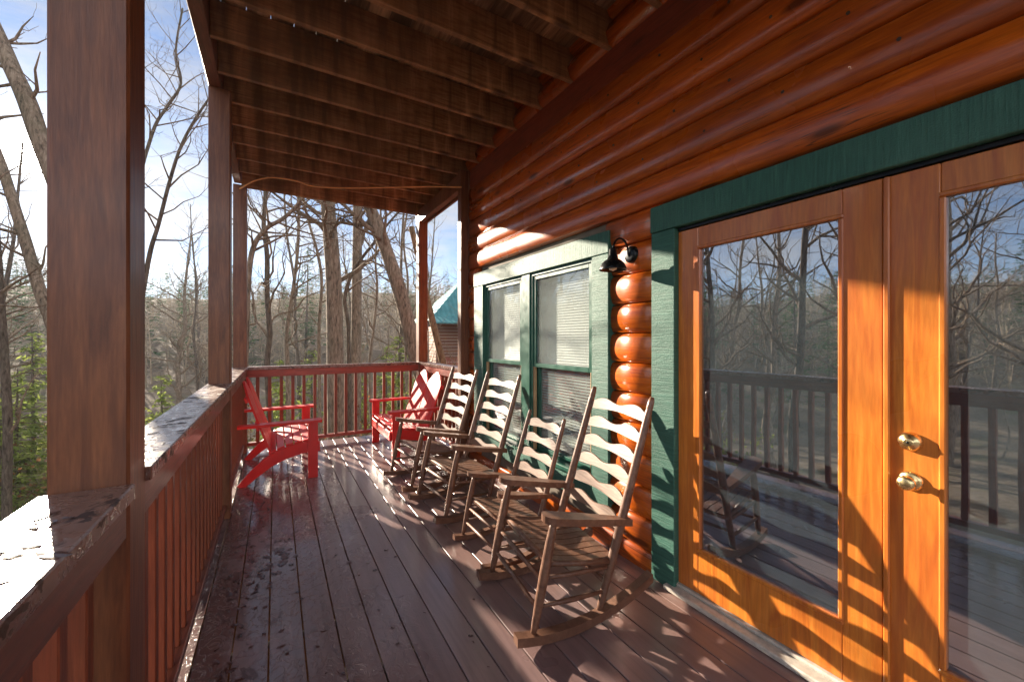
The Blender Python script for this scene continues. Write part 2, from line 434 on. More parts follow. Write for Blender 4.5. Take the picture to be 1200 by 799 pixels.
while x < 2.0:
    gap = .004 if i < 6 else .002
    m.box(x, x+.14-gap, -3.6, YF+.16, ZJ+.239, ZJ+.264, .002); x += .14; i += 1
m2 = m; rel(m.build('decking', M['under'], pr), pr)
rel(MB().box(-.52, RO-.004, -3.6, YF+.2, ZJ-.02, ZJ+.27, .004).build('fascia', M['railY'], pr), pr) if False else None

# ------------------------------------------------------------------ the cabin
cab = tag(empty('log_cabin', (2.5, 0, 0)), 'orange log cabin wall with green trimmed window and glazed double doors', 'cabin')
def part(mb, name, mat, parent=cab):
    o = mb.build(name, mat, parent); p = Vector((0, 0, 0)); q = parent
    while q is not None: p += q.location; q = q.parent
    o.location = -p; return o
YE = 4.28
XT, XC, XG = 1.915, 1.932, 1.985
DOOR = (-.36, 1.49); WIN = (2.15, 3.87); WZ0, WZ1 = .36, 1.985
def logs(mb, y0, y1, zb, rs):
    # one log course: rounded face towards -X
    n = 12; pr_ = []
    for i in range(n+1):
        t = math.pi*(i/n); zz = zb+.095-.0945*math.cos(t); bul = math.sin(t)**.55
        pr_.append((XG-(XG-XC)*bul, zz))
    cuts = [y0]; 
    while cuts[-1] < y1-.5: cuts.append(cuts[-1]+.25)
    cuts.append(y1)
    vs = []; fs = []
    ph = rs.uniform(0, 50); bs = rs.uniform(.82, 1.1)
    pr_ = [(XG-(XG-x)*bs, z) for x, z in pr_]
    for yy in cuts:
        for x, z in pr_:
            w = .006*noise.noise(Vector((ph, yy*1.3, z*6)))
            vs.append((x+w, yy, z))
    N = len(pr_)
    for j in range(len(cuts)-1):
        for i in range(n): fs.append((j*N+i, j*N+i+1, (j+1)*N+i+1, (j+1)*N+i))
    fs.append(tuple(range(N))); fs.append(tuple((len(cuts)-1)*N+i for i in range(N-1, -1, -1)))
    mb.add(vs, fs, True); mb.sm[-1] = False; mb.sm[-2] = False
lw = MB(); rs = random.Random(7)
ZL0 = .117-.19
for kz in range(17):
    zb = ZL0+.19*kz
    if zb > 3.1: break
    zm0, zm1 = zb+.02, zb+.17
    iv = [(-3.6, YE)]
    holes = []
    if zm0 < 2.10: holes.append((DOOR[0]-.10, DOOR[1]+.10))
    if zm1 > WZ0-.08 and zm0 < 2.06: holes.append((WIN[0]-.12, WIN[1]+.17))
    for a, b in holes:
        nv = []
        for p, q in iv:
            if a > p: nv.append((p, min(a, q)))
            if b < q: nv.append((max(b, p), q))
        iv = [t for t in nv if t[1]-t[0] > .01]
    for p, q in iv:
        # butt joints at random places in the long runs
        if q-p > 3.5:
            c = p+(q-p)*rs.uniform(.25, .75); logs(lw, p, c-.0015, zb, rs); logs(lw, c+.0015, q, zb, rs)
        else: logs(lw, p, q, zb, rs)
part(lw, 'log_wall', M['log'])
# wall backing, upper storey and room behind (real wall thickness with openings)
bk = MB()
def wallbox(y0, y1, z0, z1): bk.box(1.9895, 2.10, y0, y1, z0, z1, 0)
wallbox(-3.6, DOOR[0], -.3, 3.12); wallbox(DOOR[1], WIN[0], -.3, 3.12); wallbox(WIN[1], YE-.005, -.3, 3.12)
wallbox(DOOR[0], DOOR[1], 2.04, 3.12); wallbox(WIN[0], WIN[1], -.3, WZ0); wallbox(WIN[0], WIN[1], WZ1, 3.12)
wallbox(-3.6, YE-.005, 3.12, 6.2)
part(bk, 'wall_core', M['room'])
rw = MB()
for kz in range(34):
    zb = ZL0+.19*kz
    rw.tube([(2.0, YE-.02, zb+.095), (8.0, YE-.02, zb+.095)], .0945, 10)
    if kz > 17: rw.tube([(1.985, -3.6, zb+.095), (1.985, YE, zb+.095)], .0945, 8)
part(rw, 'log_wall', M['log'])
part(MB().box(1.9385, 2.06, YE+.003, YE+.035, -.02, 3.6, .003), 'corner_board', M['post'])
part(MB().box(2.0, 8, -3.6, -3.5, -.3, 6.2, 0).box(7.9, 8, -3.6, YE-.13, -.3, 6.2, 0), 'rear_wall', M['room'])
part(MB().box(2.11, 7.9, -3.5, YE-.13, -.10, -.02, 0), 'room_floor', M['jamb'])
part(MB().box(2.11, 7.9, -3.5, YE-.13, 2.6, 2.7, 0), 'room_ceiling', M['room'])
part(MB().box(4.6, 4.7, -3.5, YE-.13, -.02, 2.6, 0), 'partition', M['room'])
part(MB().prism([(1.2, 6.0), (8.8, 6.0), (5.0, 8.2)], -3.9, YE+.6, AXZ), 'roof', M['teal'])
part(MB().box(1.951, 1.987, -3.6, YE, 3.125, ZJ+.30, .003), 'ledger_board', M['ledger'])
# nail heads on the logs above the door
nh = MB(); rn = random.Random(2)
for kz in range(12, 17):
    zb = ZL0+.19*kz
    y = -2+rn.random()*.4
    while y < YE:
        for dz in (.0,):
            yy = y+rn.uniform(-.05, .05); nh.lathe([(.0001, .0010), (.007, .0008), (.0075, -.004)], (XC+.002, yy, zb+.10+rn.uniform(-.012, .012)), (-1, 0, 0), 8)
        y += .4064
part(nh, 'nail_heads', M['steel_screw'])

# door trim
part(MB().box(XT, 1.988, DOOR[1]-.02, DOOR[1]+.14, -.0, 2.028, .004), 'door_trim', M['greenZ'])
part(MB().box(XT, 1.988, DOOR[0]-.14, DOOR[0]+.02, -.0, 2.028, .004), 'door_trim', M['greenZ'])
part(MB().box(XT-.004, 1.988, DOOR[0]-.145, DOOR[1]+.145, 2.031, 2.182, .004), 'door_header', M['greenY'])
part(MB().box(1.945, 2.12, DOOR[1]-.018, DOOR[1]+.02, .02, 2.03, .002).box(1.945, 2.12, DOOR[0]-.02, DOOR[0]+.018, .02, 2.03, .002).box(1.945, 2.12, DOOR[0]+.018, DOOR[1]-.018, 2.012, 2.03, .002), 'door_jamb', M['black'])
part(MB().box(1.885, 2.10, DOOR[0]-.05, DOOR[1]+.035, .002, .028, .005).box(1.935, 2.08, DOOR[0]+.0, DOOR[1]-.0, .0285, .045, .004), 'threshold', M['sill'])

def leaf(y0, y1, gy0, gy1, label=None):
    """door leaf between y0<y1, glass opening gy0..gy1"""
    X0, X1 = 1.95, 1.994; z0, z1 = .048, 2.008; gz0, gz1 = .275, 1.905
    d = MB()
    d.box(X0, X1, y0, gy0, z0, z1, .003).box(X0, X1, gy1, y1, z0, z1, .003)
    d.box(X0+.0005, X1, gy0+.0005, gy1-.0005, z0, gz0, .003).box(X0+.0005, X1, gy0+.0005, gy1-.0005, gz1, z1, .003)
    o = part(d, 'door', M['door'])
    if label: o['label'] = label
    g = MB(); w = .014
    def bead(a, b, c, e): g.box(X0-.006, X0+.022, a, b, c, e, .004)
    bead(gy0-.004, gy0+w, gz0+w, gz1-w); bead(gy1-w, gy1+.004, gz0+w, gz1-w); bead(gy0-.004, gy1+.004, gz0-.004, gz0+w-.0005); bead(gy0-.004, gy1+.004, gz1-w+.0005, gz1+.004)
    part(g, 'glazing_bead', M['door'], o).location = (0, 0, 0)
    p = part(MB().box(X0+.012, X0+.016, gy0+.006, gy1-.006, gz0+.006, gz1-.006, 0), 'glass_pane', M['glass_door'], o); p.location = (0, 0, 0)
    return o
L1 = leaf(.588, 1.470, .712, 1.348)
L2 = leaf(-.340, .578, -.20, .4375)
ast = MB().box(1.936, 1.9495, .566, .584, .05, 2.006, .004); a_ = part(ast, 'astragal', M['door'], L2); a_.location = (0, 0, 0)
for nm, z, pf in (('deadbolt', 1.045, [(.0001, .030), (.010, .030), (.016, .028), (.017, .024), (.026, .022), (.029, .016), (.033, .010), (.034, 0)]),
                  ('door_knob', .905, [(.0001, .062), (.012, .061), (.022, .056), (.026, .046), (.024, .036), (.013, .028), (.012, .014), (.024, .012), (.032, .007), (.034, 0)])):
    o = part(MB().lathe(pf, (1.95, .512, z), (-1, 0, 0), 28), nm, M['brass'], L2); o.location = (0, 0, 0)
    for (rr, hh) in ((.0045, .0),): pass
part(MB().lathe([(.0001, .034), (.004, .034), (.0045, .030)], (1.95, .512, 1.045), (-1, 0, 0), 12), 'keyhole', M['black'], L2).location = (0, 0, 0)

# window trim + two double hung windows
part(MB().box(XT, 1.988, WIN[0]-.165, WIN[0], .245, WZ1-.002, .004), 'window_trim', M['greenZ'])
part(MB().box(XT, 1.988, WIN[1], WIN[1]+.22, .245, WZ1-.002, .004), 'window_trim', M['greenZ'])
part(MB().box(XT-.004, 1.988, WIN[0]-.17, WIN[1]+.225, WZ1, 2.135, .004), 'window_header', M['greenY'])
part(MB().box(XT-.002, 1.988, WIN[0]+.001, WIN[1]-.001, .245, .40, .004), 'window_apron', M['greenY'])
part(MB().box(1.925, 2.02, 2.965, 3.095, .445, WZ1-.001, .003), 'mullion', M['sash'])
part(MB().box(1.890, 2.03, WIN[0]+.002, WIN[1]-.002, .402, .440, .005), 'window_sill', M['sash'])
for (a, b, lab) in ((WIN[0], 2.963, 'nearer window with lower blinds open'), (3.097, WIN[1], 'farther window behind the second tall rocker')):
    fr = MB(); w = .028
    fr.box(1.935, 2.04, a+.001, a+w, .442, WZ1-.001, .002).box(1.935, 2.04, b-w, b-.001, .442, WZ1-.001, .002).box(1.935, 2.04, a+w, b-w, WZ1-w, WZ1-.001, .002)
    wo = part(fr, 'window', M['sash']); wo['label'] = lab
    for (p_, q_) in ((a+w+.001, a+w+.018), (b-w-.018, b-w-.001)):
        part(MB().box(1.944, 1.972, p_, q_, .445, 1.17, .002), 'jamb_liner', M['jamb'], wo).location = (0, 0, 0)
    def sash(x0, z0, z1, y0, y1, t=.034):
        s = MB(); s.box(x0, x0+.03, y0, y0+t, z0, z1, .003).box(x0, x0+.03, y1-t, y1, z0, z1, .003)
        s.box(x0+.0005, x0+.03, y0+t, y1-t, z0, z0+t, .003).box(x0+.0005, x0+.03, y0+t, y1-t, z1-t, z1, .003)
        so = part(s, 'sash', M['sash'], wo); so.location = (0, 0, 0)
        p = part(MB().box(x0+.013, x0+.017, y0+t-.005, y1-t+.005, z0+t-.005, z1-t+.005, 0), 'glass_pane', M['glass_win'], wo); p.location = (0, 0, 0)
    sash(1.945, 1.165, WZ1-w-.001, a+w+.001, b-w-.001)
    sash(1.978, .445, 1.200, a+w+.02, b-w-.02)
    # venetian blind: closed above, open below
    bl = MB(); z = 1.93
    while z > .50:
        closed = z > 1.19
        ang = R(-66) if closed else R(-26); 
        mt = Matrix.Translation((2.022, 0, z)) @ Matrix.Rotation(ang, 4, 'Y')
        bl.box(-.0125, .0125, a+.03, b-.03, -.0006, .0006, 0, mt)
        z -= .0215 if closed else .023
    bl.box(2.008, 2.036, a+.028, b-.028, 1.938, 1.955, .003)
    for q in (.2, .8): bl.box(2.0075, 2.009, a+(b-a)*q, a+(b-a)*q+.0015, .5, 1.94, 0)
    part(bl, 'blind', M['blind'], wo).location = (0, 0, 0)
    cu = MB(); n = 60; vs = []; fs = []
    ya, yb = (a+.05, b-.05)
    for i in range(n+1):
        yy = ya+(yb-ya)*i/n; xx = 2.15+.018*math.sin(i*1.1)+.01*math.sin(i*.37)
        vs += [(xx, yy, .05), (xx, yy, 2.0)]
    fs = [(2*i, 2*i+1, 2*i+3, 2*i+2) for i in range(n)]
    cu.add(vs, fs, True)
    if a > 3: part(cu, 'curtain', M['curtain'], wo).location = (0, 0, 0)

# wall lamp
lp = tag(empty('wall_lamp', (1.93, 1.80, 1.94)), 'black barn style wall lamp between the window and the doors', 'wall lamp')
def lpart(mb, n, mt): o = mb.build(n, mt, lp); o.location = -lp.location; return o
lpart(MB().lathe([(.0001, .018), (.03, .018), (.045, .014), (.052, .006), (.054, -.03)], (1.93, 1.80, 1.94), (-1, 0, 0), 28), 'back_plate', M['black'])
pts = []
for i in range(15):
    t = i/14; a = math.pi*t
    pts.append((1.905-.065*(1-math.cos(a)), 1.80, 1.945+.085*math.sin(a)-.0*t))
pts = [(1.92, 1.80, 1.92)]+pts+[(1.775, 1.80, 1.935)]
lpart(MB().tube(pts, .0065, 10), 'arm', M['black'])
lpart(MB().lathe([(.0001, .03), (.016, .03), (.022, .02), (.023, -.012), (.030, -.024), (.034, -.040), (.052, -.050), (.068, -.066), (.078, -.086), (.0835, -.102), (.0835, -.106), (.080, -.106), (.066, -.072), (.036, -.048), (.0001, -.045)], (1.775, 1.80, 1.935), (0, 0, 1), 32), 'lamp_shade', M['black'])
lpart(MB().lathe([(.0001, -.05), (.02, -.055), (.028, -.08), (.022, -.102), (.0001, -.112)], (1.775, 1.80, 1.935), (0, 0, 1), 20), 'bulb', M['bulb'])

# cord under the roof
cp = [at(277, 222, 4.93), at(282, 221, 4.92), at(296, 213, 4.9), at(314, 208.5, 4.87), at(332, 209.5, 4.85), at(350, 213, 4.84), at(362, 217.5, 4.83), at(380, 219.8, 4.8), at(410, 220.5, 4.78), at(450, 220, 4.75), at(500, 219, 4.72), at(541, 219.5, 4.62)]
sm_ = []
for i in range(len(cp)-1):
    for t in (0, .33, .66):
        p0, p1, p2, p3 = cp[max(i-1, 0)], cp[i], cp[i+1], cp[min(i+2, len(cp)-1)]
        sm_.append(.5*((2*p1)+(-p0+p2)*t+(2*p0-5*p1+4*p2-p3)*t*t+(-p0+3*p1-3*p2+p3)*t**3))
sm_.append(cp[-1])
tag(MB().tube(sm_, .009, 8).build('cord', M['cord']), 'tan cord strung slackly under the joists above the far railing', 'cord')

# ------------------------------------------------------------------ rocking chairs (front = +x)
def rocker_chair(W, nsl, label):
    r = tag(empty('rocking_chair'), label, 'rocking chair', 'weathered wooden rocking chairs along the log wall')
    hw = W/2
    ft0, ft1 = Vector((.27, 0, .06)), Vector((.165, 0, .545))
    rp0, rp1 = Vector((-.095, 0, .05)), Vector((-.435, 0, 1.10))
    def P(s, v, y=hw): return Vector((v.x, s*y, v.z))
    def zr(x): return .004+((x-.12)**2)/(2*1.0)
    for s in (-1, 1):
        m = MB(); pts = [Vector((.36-.77*i/14, 0, 0)) for i in range(15)]
        vs = []; fs = []
        for i, p in enumerate(pts):
            z = zr(p.x); th = .042
            for (dy, dz) in ((-.024, 0), (.024, 0), (.024, th), (-.024, th)): vs.append((p.x, s*hw+dy, z+dz))
        for i in range(14):
            for k in range(4): fs.append((i*4+k, i*4+(k+1) % 4, (i+1)*4+(k+1) % 4, (i+1)*4+k))
        fs += [(3, 2, 1, 0), (56, 57, 58, 59)]
        m.add(vs, fs); m.build('rocker', M['chair'], r)
        tt = [0, .06, .3, .55, .8, .95, 1]; rad = [.013, .017, .0215, .0235, .022, .018, .015]
        MB().tube([P(s, ft0.lerp(ft1, t)) for t in tt], rad, 12).build('leg', M['chair'], r)
        yo = hw-.01
        tt = [0, .05, .3, .42, .9, .925, .935, .945, .98, 1]; rad = [.014, .018, .023, .0235, .019, .019, .016, .0185, .0165, .011]
        MB().tube([P(s, rp0.lerp(rp1, t), yo) for t in tt], rad, 12).build('back_post', M['chair'], r)
        # arm: paddle shaped board sloping to the rear
        ax0, ax1 = .225, -.275
        o = []
        for i in range(9): a = math.pi/2-math.pi*i/8; o.append((ax0-.045+.045*math.cos(a), .048*math.sin(a)))
        o += [(.05, -.046), (-.08, -.034), (-.2, -.022), (ax1, -.020), (ax1, .024), (-.2, .026), (-.08, .038), (.05, .047)]
        sl = (.5645-.462)/(ax0-ax1)
        mt = Matrix(((1, 0, 0, 0), (0, 1, 0, s*(hw+.004)), (sl, 0, 1, .518-sl*0), (0, 0, 0, 1)))
        MB().prism([(a, b) for a, b in o], 0, .034, mt).build('arm', M['chair'], r)
        # side stretchers
        for (zf, zb_) in ((.30, .265), (.175, .15)):
            a = ft0.lerp(ft1, (zf-.06)/.485); b = rp0.lerp(rp1, (zb_-.05)/1.05)
            MB().tube([P(s, a), P(s, a.lerp(b, .5)), P(s, b, yo)], [.009, .0125, .009], 8).build('stretcher', M['chair'], r)
    for zf in (.285, .165):
        a = ft0.lerp(ft1, (zf-.06)/.485)
        MB().tube([P(-1, a), Vector((a.x, 0, a.z)), P(1, a)], [.009, .0135, .009], 8).build('stretcher', M['chair'], r)
    a = rp0.lerp(rp1, .13); MB().tube([P(-1, a, hw-.01), P(1, a, hw-.01)], .011, 8).build('stretcher', M['chair'], r)
    # seat: frame rails and slats running front to back
    fr = MB(); n = 10
    fr.tube([(.185, -hw, .355), (.185, hw, .355)], .016, 8).tube([(-.185, -hw, .285), (-.185, hw, .285)], .015, 8)
    for s in (-1, 1): fr.tube([(.185, s*hw*.96, .355), (0, s*hw*.96, .318), (-.185, s*hw*.96, .285)], .014, 8)
    fr.build('seat_frame', M['chair'], r)
    ns = 9; wS = (W-.03)/ns
    st = MB()
    for i in range(ns):
        yc = -hw+.015+wS*(i+.5); prof = []
        for j in range(9):
            t = j/8; x = .205-.405*t; z = .379-.073*t-.018*math.sin(math.pi*min(1, t*1.15))
            if j == 0: z -= .014; x -= .004
            prof.append((x, z))
        vs = []; fs = []
        for x, z in prof:
            for (dy, dz) in ((-wS/2+.004, -.012), (wS/2-.004, -.012), (wS/2-.004, 0), (-wS/2+.004, 0)): vs.append((x, yc+dy, z+dz))
        for j in range(8):
            for k in range(4): fs.append((j*4+k, j*4+(k+1) % 4, (j+1)*4+(k+1) % 4, (j+1)*4+k))
        fs += [(3, 2, 1, 0), (32, 33, 34, 35)]
        st.add(vs, fs)
    st.build('seat', M['chair'], r)
    # wavy back slats
    step = (1.03-.49)/(6-1)*(1.0 if nsl == 6 else 1.22)
    for q in range(nsl):
        zt = 1.03-q*step; n = 24; vs = []; fs = []
        hy = hw-.012
        hgt = .052 if nsl == 6 else .062
        for i in range(n+1):
            u = -1+2*i/n; yy = u*hy
            wave = .017*math.cos(u*math.pi*1.5)*(1 if abs(u) < 1 else 0)
            wave = .011*math.cos((abs(u)-.52)*math.pi*1.9)-.012*max(0, abs(u)-.75)/.25
            wb = .006*math.cos(u*math.pi)
            for (z, dx) in ((zt+wave, 0), (zt-hgt+wb, 0)):
                t = (z-.05)/1.05; x = rp0.x+(rp1.x-rp0.x)*t-.014*(1-u*u)
                vs += [(x+.0045, yy, z), (x-.0045, yy, z)]
        for i in range(n):
            A = i*4; B = A+4
            fs += [(A, B, B+2, A+2), (A+1, A+3, B+3, B+1), (A, A+1, B+1, B), (A+2, B+2, B+3, A+3)]
        fs += [(0, 2, 3, 1), (n*4, n*4+1, n*4+3, n*4+2)]
        mb = MB(); mb.add(vs, fs); mb.build('back_slat', M['slat'], r)
    return r
def place(o, x, y, fwd_deg, s=1):
    o.location = (x, y, 0); o.rotation_euler = (0, 0, R(fwd_deg)); o.scale = (s, s, s)
D = rocker_chair(.545, 6, 'nearest tall wooden rocking chair with six wavy back slats, beside the glazed doors')
place(D, 1.325, 1.775, 180-7.5)
B = copy_tree(D); B['label'] = 'tall rocking chair third from the doors, in front of the middle of the windows'; place(B, 1.367, 3.18, 180+4)
A = copy_tree(D); A['label'] = 'tall rocking chair farthest from the doors, next to the red loveseat'; place(A, 1.32, 3.93, 180+5)
Cc = rocker_chair(.555, 5, 'small low-backed rocking chair squeezed between the taller ones'); place(Cc, 1.345, 2.375, 180, .79)

# ------------------------------------------------------------------ red double adirondack seats
def loveseat(label):
    r = tag(empty('adirondack_loveseat'), label, 'garden loveseat', 'red adirondack loveseats at the far end of the porch')
    H2 = .50
    top = [(.325, .375), (.2, .365), (.08, .345), (-.04, .305), (-.15, .24), (-.26, .135), (-.365, .012)]
    bot = [(-.335, 0), (-.29, .0), (-.20, .075), (-.08, .16), (.04, .215), (.18, .25), (.325, .26)]
    for s in (-1, 1):
        MB().prism(top+bot, s*H2-.016, s*H2+.016, AXZ).build('side_rail', M['red'], r)
        y0 = s*(H2+.036)
        MB().box(.235, .325, y0-.019, y0+.019, 0, .558, .004).build('leg', M['red'], r)
        yb = s*(H2+.02)
        o = [(-.36, -.04), (-.345, -.055), (.34, -.068), (.362, -.05), (.365, .05), (.34, .068), (-.345, .04), (-.36, .03)]
        MB().prism(o, .560, .586, Matrix.Translation((0, yb, 0))).build('arm', M['red'], r)
        MB().box(-.345, -.30, s*(H2+.004)-.02, s*(H2+.004)+.02, .50, .559, .003)
    mt = lambda x, z, a: Matrix.Translation((x, 0, z)) @ Matrix.Rotation(a, 4, 'Y')
    MB().box(.326, .348, -H2-.01, H2+.01, .25, .352, .004).build('front_apron', M['red'], r)
    st = MB(); 
    for i in range(len(top)-3):
        pass
    xs = [.30, .225, .150, .075, .0, -.07]
    def zt(x):
        for (xa, za), (xb, zb_) in zip(top, top[1:]):
            if xb <= x <= xa: return za+(zb_-za)*(xa-x)/(xa-xb)
        return .38
    for x in xs:
        sl = math.atan2(zt(x-.03)-zt(x+.03 if x+.03 < .325 else .324), -.06)
        a = math.atan2(zt(x+.02 if x < .3 else .32)-zt(x-.04), .06)
        st.box(-.034, .034, -H2-.012, H2+.012, 0, .018, .003, mt(x, zt(x)+.003, -a))
    st.build('seat', M['red'], r)
    # back: two fans of slats with arched tops
    b0, b1 = Vector((-.085, 0, .27)), Vector((-.325, 0, .985))
    ln = (b1-b0).length; ang = math.atan2(b0.x-b1.x, b1.z-b0.z)
    for s in (-1, 1):
        for i in range(6):
            u = (i-2.5)/2.5; yc = s*.252+(i-2.5)*.0805
            hh = ln*(1-.155*abs(u)**1.7)
            w = .0375; o = [(yc-w, .0), (yc+w, 0)]
            hr = ln*(1-.155*min(1.25, abs((i-2.5+.47)/2.5))**1.7); hl = ln*(1-.155*min(1.25, abs((i-2.5-.47)/2.5))**1.7)
            o += [(yc+w, hr-.006), (yc+w*.6, (hr*.65+hh*.35)+.003), (yc, hh+.004), (yc-w*.6, (hl*.65+hh*.35)+.003), (yc-w, hl-.006)]
            X = Matrix.Translation(b0) @ Matrix.Rotation(-ang, 4, 'Y') @ Matrix(((0, 0, 1, 0), (1, 0, 0, 0), (0, 1, 0, 0), (0, 0, 0, 1)))
            MB().prism(o, -.009, .009, X).build('back_slat', M['red'], r)
    X = Matrix.Translation(b0) @ Matrix.Rotation(-ang, 4, 'Y')
    MB().box(-.034, -.011, -.50, .50, .27, .34, .003, X).build('back_rail', M['red'], r)
    MB().box(-.034, -.011, -.50, .50, .56, .61, .003, X).build('back_rail', M['red'], r)
    return r
LS = loveseat('red double adirondack seat on the wet boards beside the left railing, facing the house'); LS.location = (.05, 5.10, 0)
RS = copy_tree(LS); RS['label'] = 'red double adirondack seat beyond the rocking chairs, facing the left railing'; RS.location = (1.462, 5.14, 0); RS.rotation_euler = (0, 0, R(180))

# wet leaf scraps
def scraps(spots, name_, label_, z, seed):
    rl = random.Random(seed); m = MB()
    for (cx_, cy_, sx_, sy_, n_, s_) in spots:
        for i in range(n_):
            x, y = cx_+rl.gauss(0, sx_), cy_+rl.gauss(0, sy_); k = rl.randint(5, 8); a0 = rl.uniform(0, 6.28); el = rl.uniform(.35, .8); rr_ = s_*1.5*rl.uniform(.5, 1.4)
            if name_ == 'cap': 
                if not (RO+.004 < x < RI-.004): continue
            elif x < -.28: continue
            v = [(x, y, z+.0035)]
            for j in range(k):
                a = 2*math.pi*j/k; q = rr_*rl.uniform(.55, 1.15); u_, w_ = q*math.cos(a), q*el*math.sin(a)
                v.append((x+u_*math.cos(a0)-w_*math.sin(a0), y+u_*math.sin(a0)+w_*math.cos(a0), z+.001+rl.uniform(0, .003)))
            m.add(v, [(0, j+1, (j+1) % k+1) for j in range(k)])
    tag(m.build('wet_leaf_litter', M['scrap']), label_, 'leaves', None, 'stuff')
M['scrap'] = plain('wet_leaf', (.055, .016, .010), .3, 0, .2, .4, 40)
scraps([(.03, 2.95, .05, .10, 26, .022), (-.08, 2.75, .03, .05, 8, .018), (.1, 3.6, .12, .4, 22, .012), (-.2, 2.4, .05, .35, 40, .012), (-.15, 3.3, .06, .5, 40, .012), (.12, 1.9, .14, .3, 26, .010), (.45, 2.9, .15, .5, 16, .012), (.3, 4.3, .25, .4, 24, .013), (-.2, 1.6, .06, .2, 24, .010), (.62, 1.9, .2, .3, 8, .008)], 'deck', 'dark wet leaf scraps stuck to the boards on the railing side', 0, 3)
scraps([(-.37, .85, .05, .35, 46, .011), (-.37, .5, .05, .25, 20, .016), (-.37, 2.2, .05, .6, 26, .010), (-.37, 3.7, .05, .12, 22, .014), (-.37, 4.6, .05, .6, 20, .010)], 'cap', 'dark wet leaf scraps lying on the left railing cap', 1.060, 8)

# ------------------------------------------------------------------ terrain
def gz(x, y):
    p = Vector((x, y)); t = Vector((-.45, .9)).normalized()
    s = p.dot(t); d = math.hypot(x, y)
    z = -3.0-.10*min(max(s, 0), 25)
    if s < 0: z = -3.0
    far = max(0, d-32)
    side = .75+.35*noise.noise(Vector((math.atan2(y, x)*1.6, 3.1, .2)))
    z += (far**1.12)*.125*side if far < 110 else (110**1.12)*.125*side
    z += .5*noise.noise(Vector((x*.08, y*.08, 0)))*min(1, d/12)+.12*noise.noise(Vector((x*.5, y*.5, 1)))
    if x > 2: z += min(1.8, (x-2)*.12)
    return z
vs = []; fs = []; NA = 128; rr = [0, 1.5, 3, 4.5, 6, 8, 10, 12, 14.5, 17, 20, 23, 27, 31, 36, 42, 50, 60, 72, 86, 102, 120, 142, 170, 220, 300, 400]
for r_ in rr:
    for a in range(NA):
        x, y = r_*math.cos(2*math.pi*a/NA), r_*math.sin(2*math.pi*a/NA); z = gz(x, y)
        if r_ > 142: z -= (r_-142)*.03
        vs.append((x, y, z))
for i in range(len(rr)-1):
    for a in range(NA):
        b = (a+1) % NA; fs.append((i*NA+a, i*NA+b, (i+1)*NA+b, (i+1)*NA+a))
g = MB(); g.add(vs, fs, True); tag(g.build('ground', M['ground']), kind='structure')

# ------------------------------------------------------------------ trees
def grow(mb, p, d, L, r, lvl, rnd, maxl, up=.15, segl=None, dens=1.):
    n = max(3, min(9, int(L/.35))) if lvl < maxl else 3
    pts = [p.copy()]; rad = [r]; dd = d.copy(); q = p.copy(); st = L/n
    for i in range(n):
        w = .22+.06*lvl
        dd = (dd+Vector((rnd.gauss(0, w), rnd.gauss(0, w), rnd.gauss(0, w*.7)+up*.5))).normalized()
        q = q+dd*st; pts.append(q.copy()); rad.append(max(.0025, r*(1-.82*(i+1)/n)))
    sides = 6 if r > .05 else (4 if r > .015 else 3)
    mb.tube(pts, rad, sides, False)
    if lvl >= maxl or r < .005: return
    nb = int((3.0+L*1.1)*dens) if lvl > 0 else int(8*dens)
    nb = min(nb, 9)
    for k in range(nb):
        t = rnd.uniform(.22, 1); i = min(n-1, int(t*n)); f_ = t*n-i
        bp = pts[i].lerp(pts[i+1], f_); br = rad[i]*(1-f_)+rad[i+1]*f_
        td = (pts[i+1]-pts[i]).normalized()
        ax = td.cross(Vector((rnd.gauss(0, 1), rnd.gauss(0, 1), rnd.gauss(0, 1)))).normalized()
        an = R(rnd.uniform(28, 65)); nd = (td*math.cos(an)+ax*math.sin(an)).normalized()
        grow(mb, bp, nd, L*rnd.uniform(.38, .62)*(1.1-.4*t), max(.003, br*rnd.uniform(.5, .75)), lvl+1, rnd, maxl, up, None, dens)
def smooth_path(pts, n=4):
    out = []
    for i in range(len(pts)-1):
        p0, p1, p2, p3 = pts[max(i-1, 0)], pts[i], pts[i+1], pts[min(i+2, len(pts)-1)]
        for k in range(n):
            t = k/n; out.append(.5*((2*p1)+(-p0+p2)*t+(2*p0-5*p1+4*p2-p3)*t*t+(-p0+3*p1-3*p2+p3)*t**3))
    out.append(pts[-1]); return out
def tree(path, r0, r1, seed, label, mat='bark', nb=16, from_t=.3, maxl=3, blen=2.6, group=None, name='bare_tree', wob=.12, twig='twig', dens=1., sides=14):
    rnd = random.Random(seed)
    base = path[0]
    pts = smooth_path([p-base for p in path], 5); n = len(pts)-1
    rad = []
    for i, p in enumerate(pts):
        t = i/n; rad.append((r0+(r1-r0)*t)*(1+wob*.6*noise.noise(Vector((seed, t*9, 0))))+ (r0*.35*max(0, 1-t*14)))
    root = tag(empty(name, base), label, 'tree', group)
    MB().tube(pts, rad, sides).build('trunk', M[mat], root)
    cr = MB()
    for k in range(nb):
        t = from_t+(1-from_t)*((k+rnd.random())/nb); i = min(n-1, int(t*n)); bp = pts[i].lerp(pts[i+1], t*n-i)
        br = rad[i]
        td = (pts[i+1]-pts[i]).normalized()
        ax = td.cross(Vector((rnd.gauss(0, 1), rnd.gauss(0, 1), rnd.gauss(0, .4)))).normalized()
        an = R(rnd.uniform(38, 75)); nd = (td*math.cos(an)+ax*math.sin(an)).normalized()
        grow(cr, bp, nd, blen*rnd.uniform(.6, 1.25)*(1.15-.55*t), min(br*.55, .012+.02*blen*rnd.uniform(.5, 1)), 1, rnd, maxl, .18, None, dens)
    cr.build('crown', M[twig], root)
    return root
def ground_pt(px, d):
    p = at(px, 397, d); p.z = gz(p.x, p.y)-.1; return p
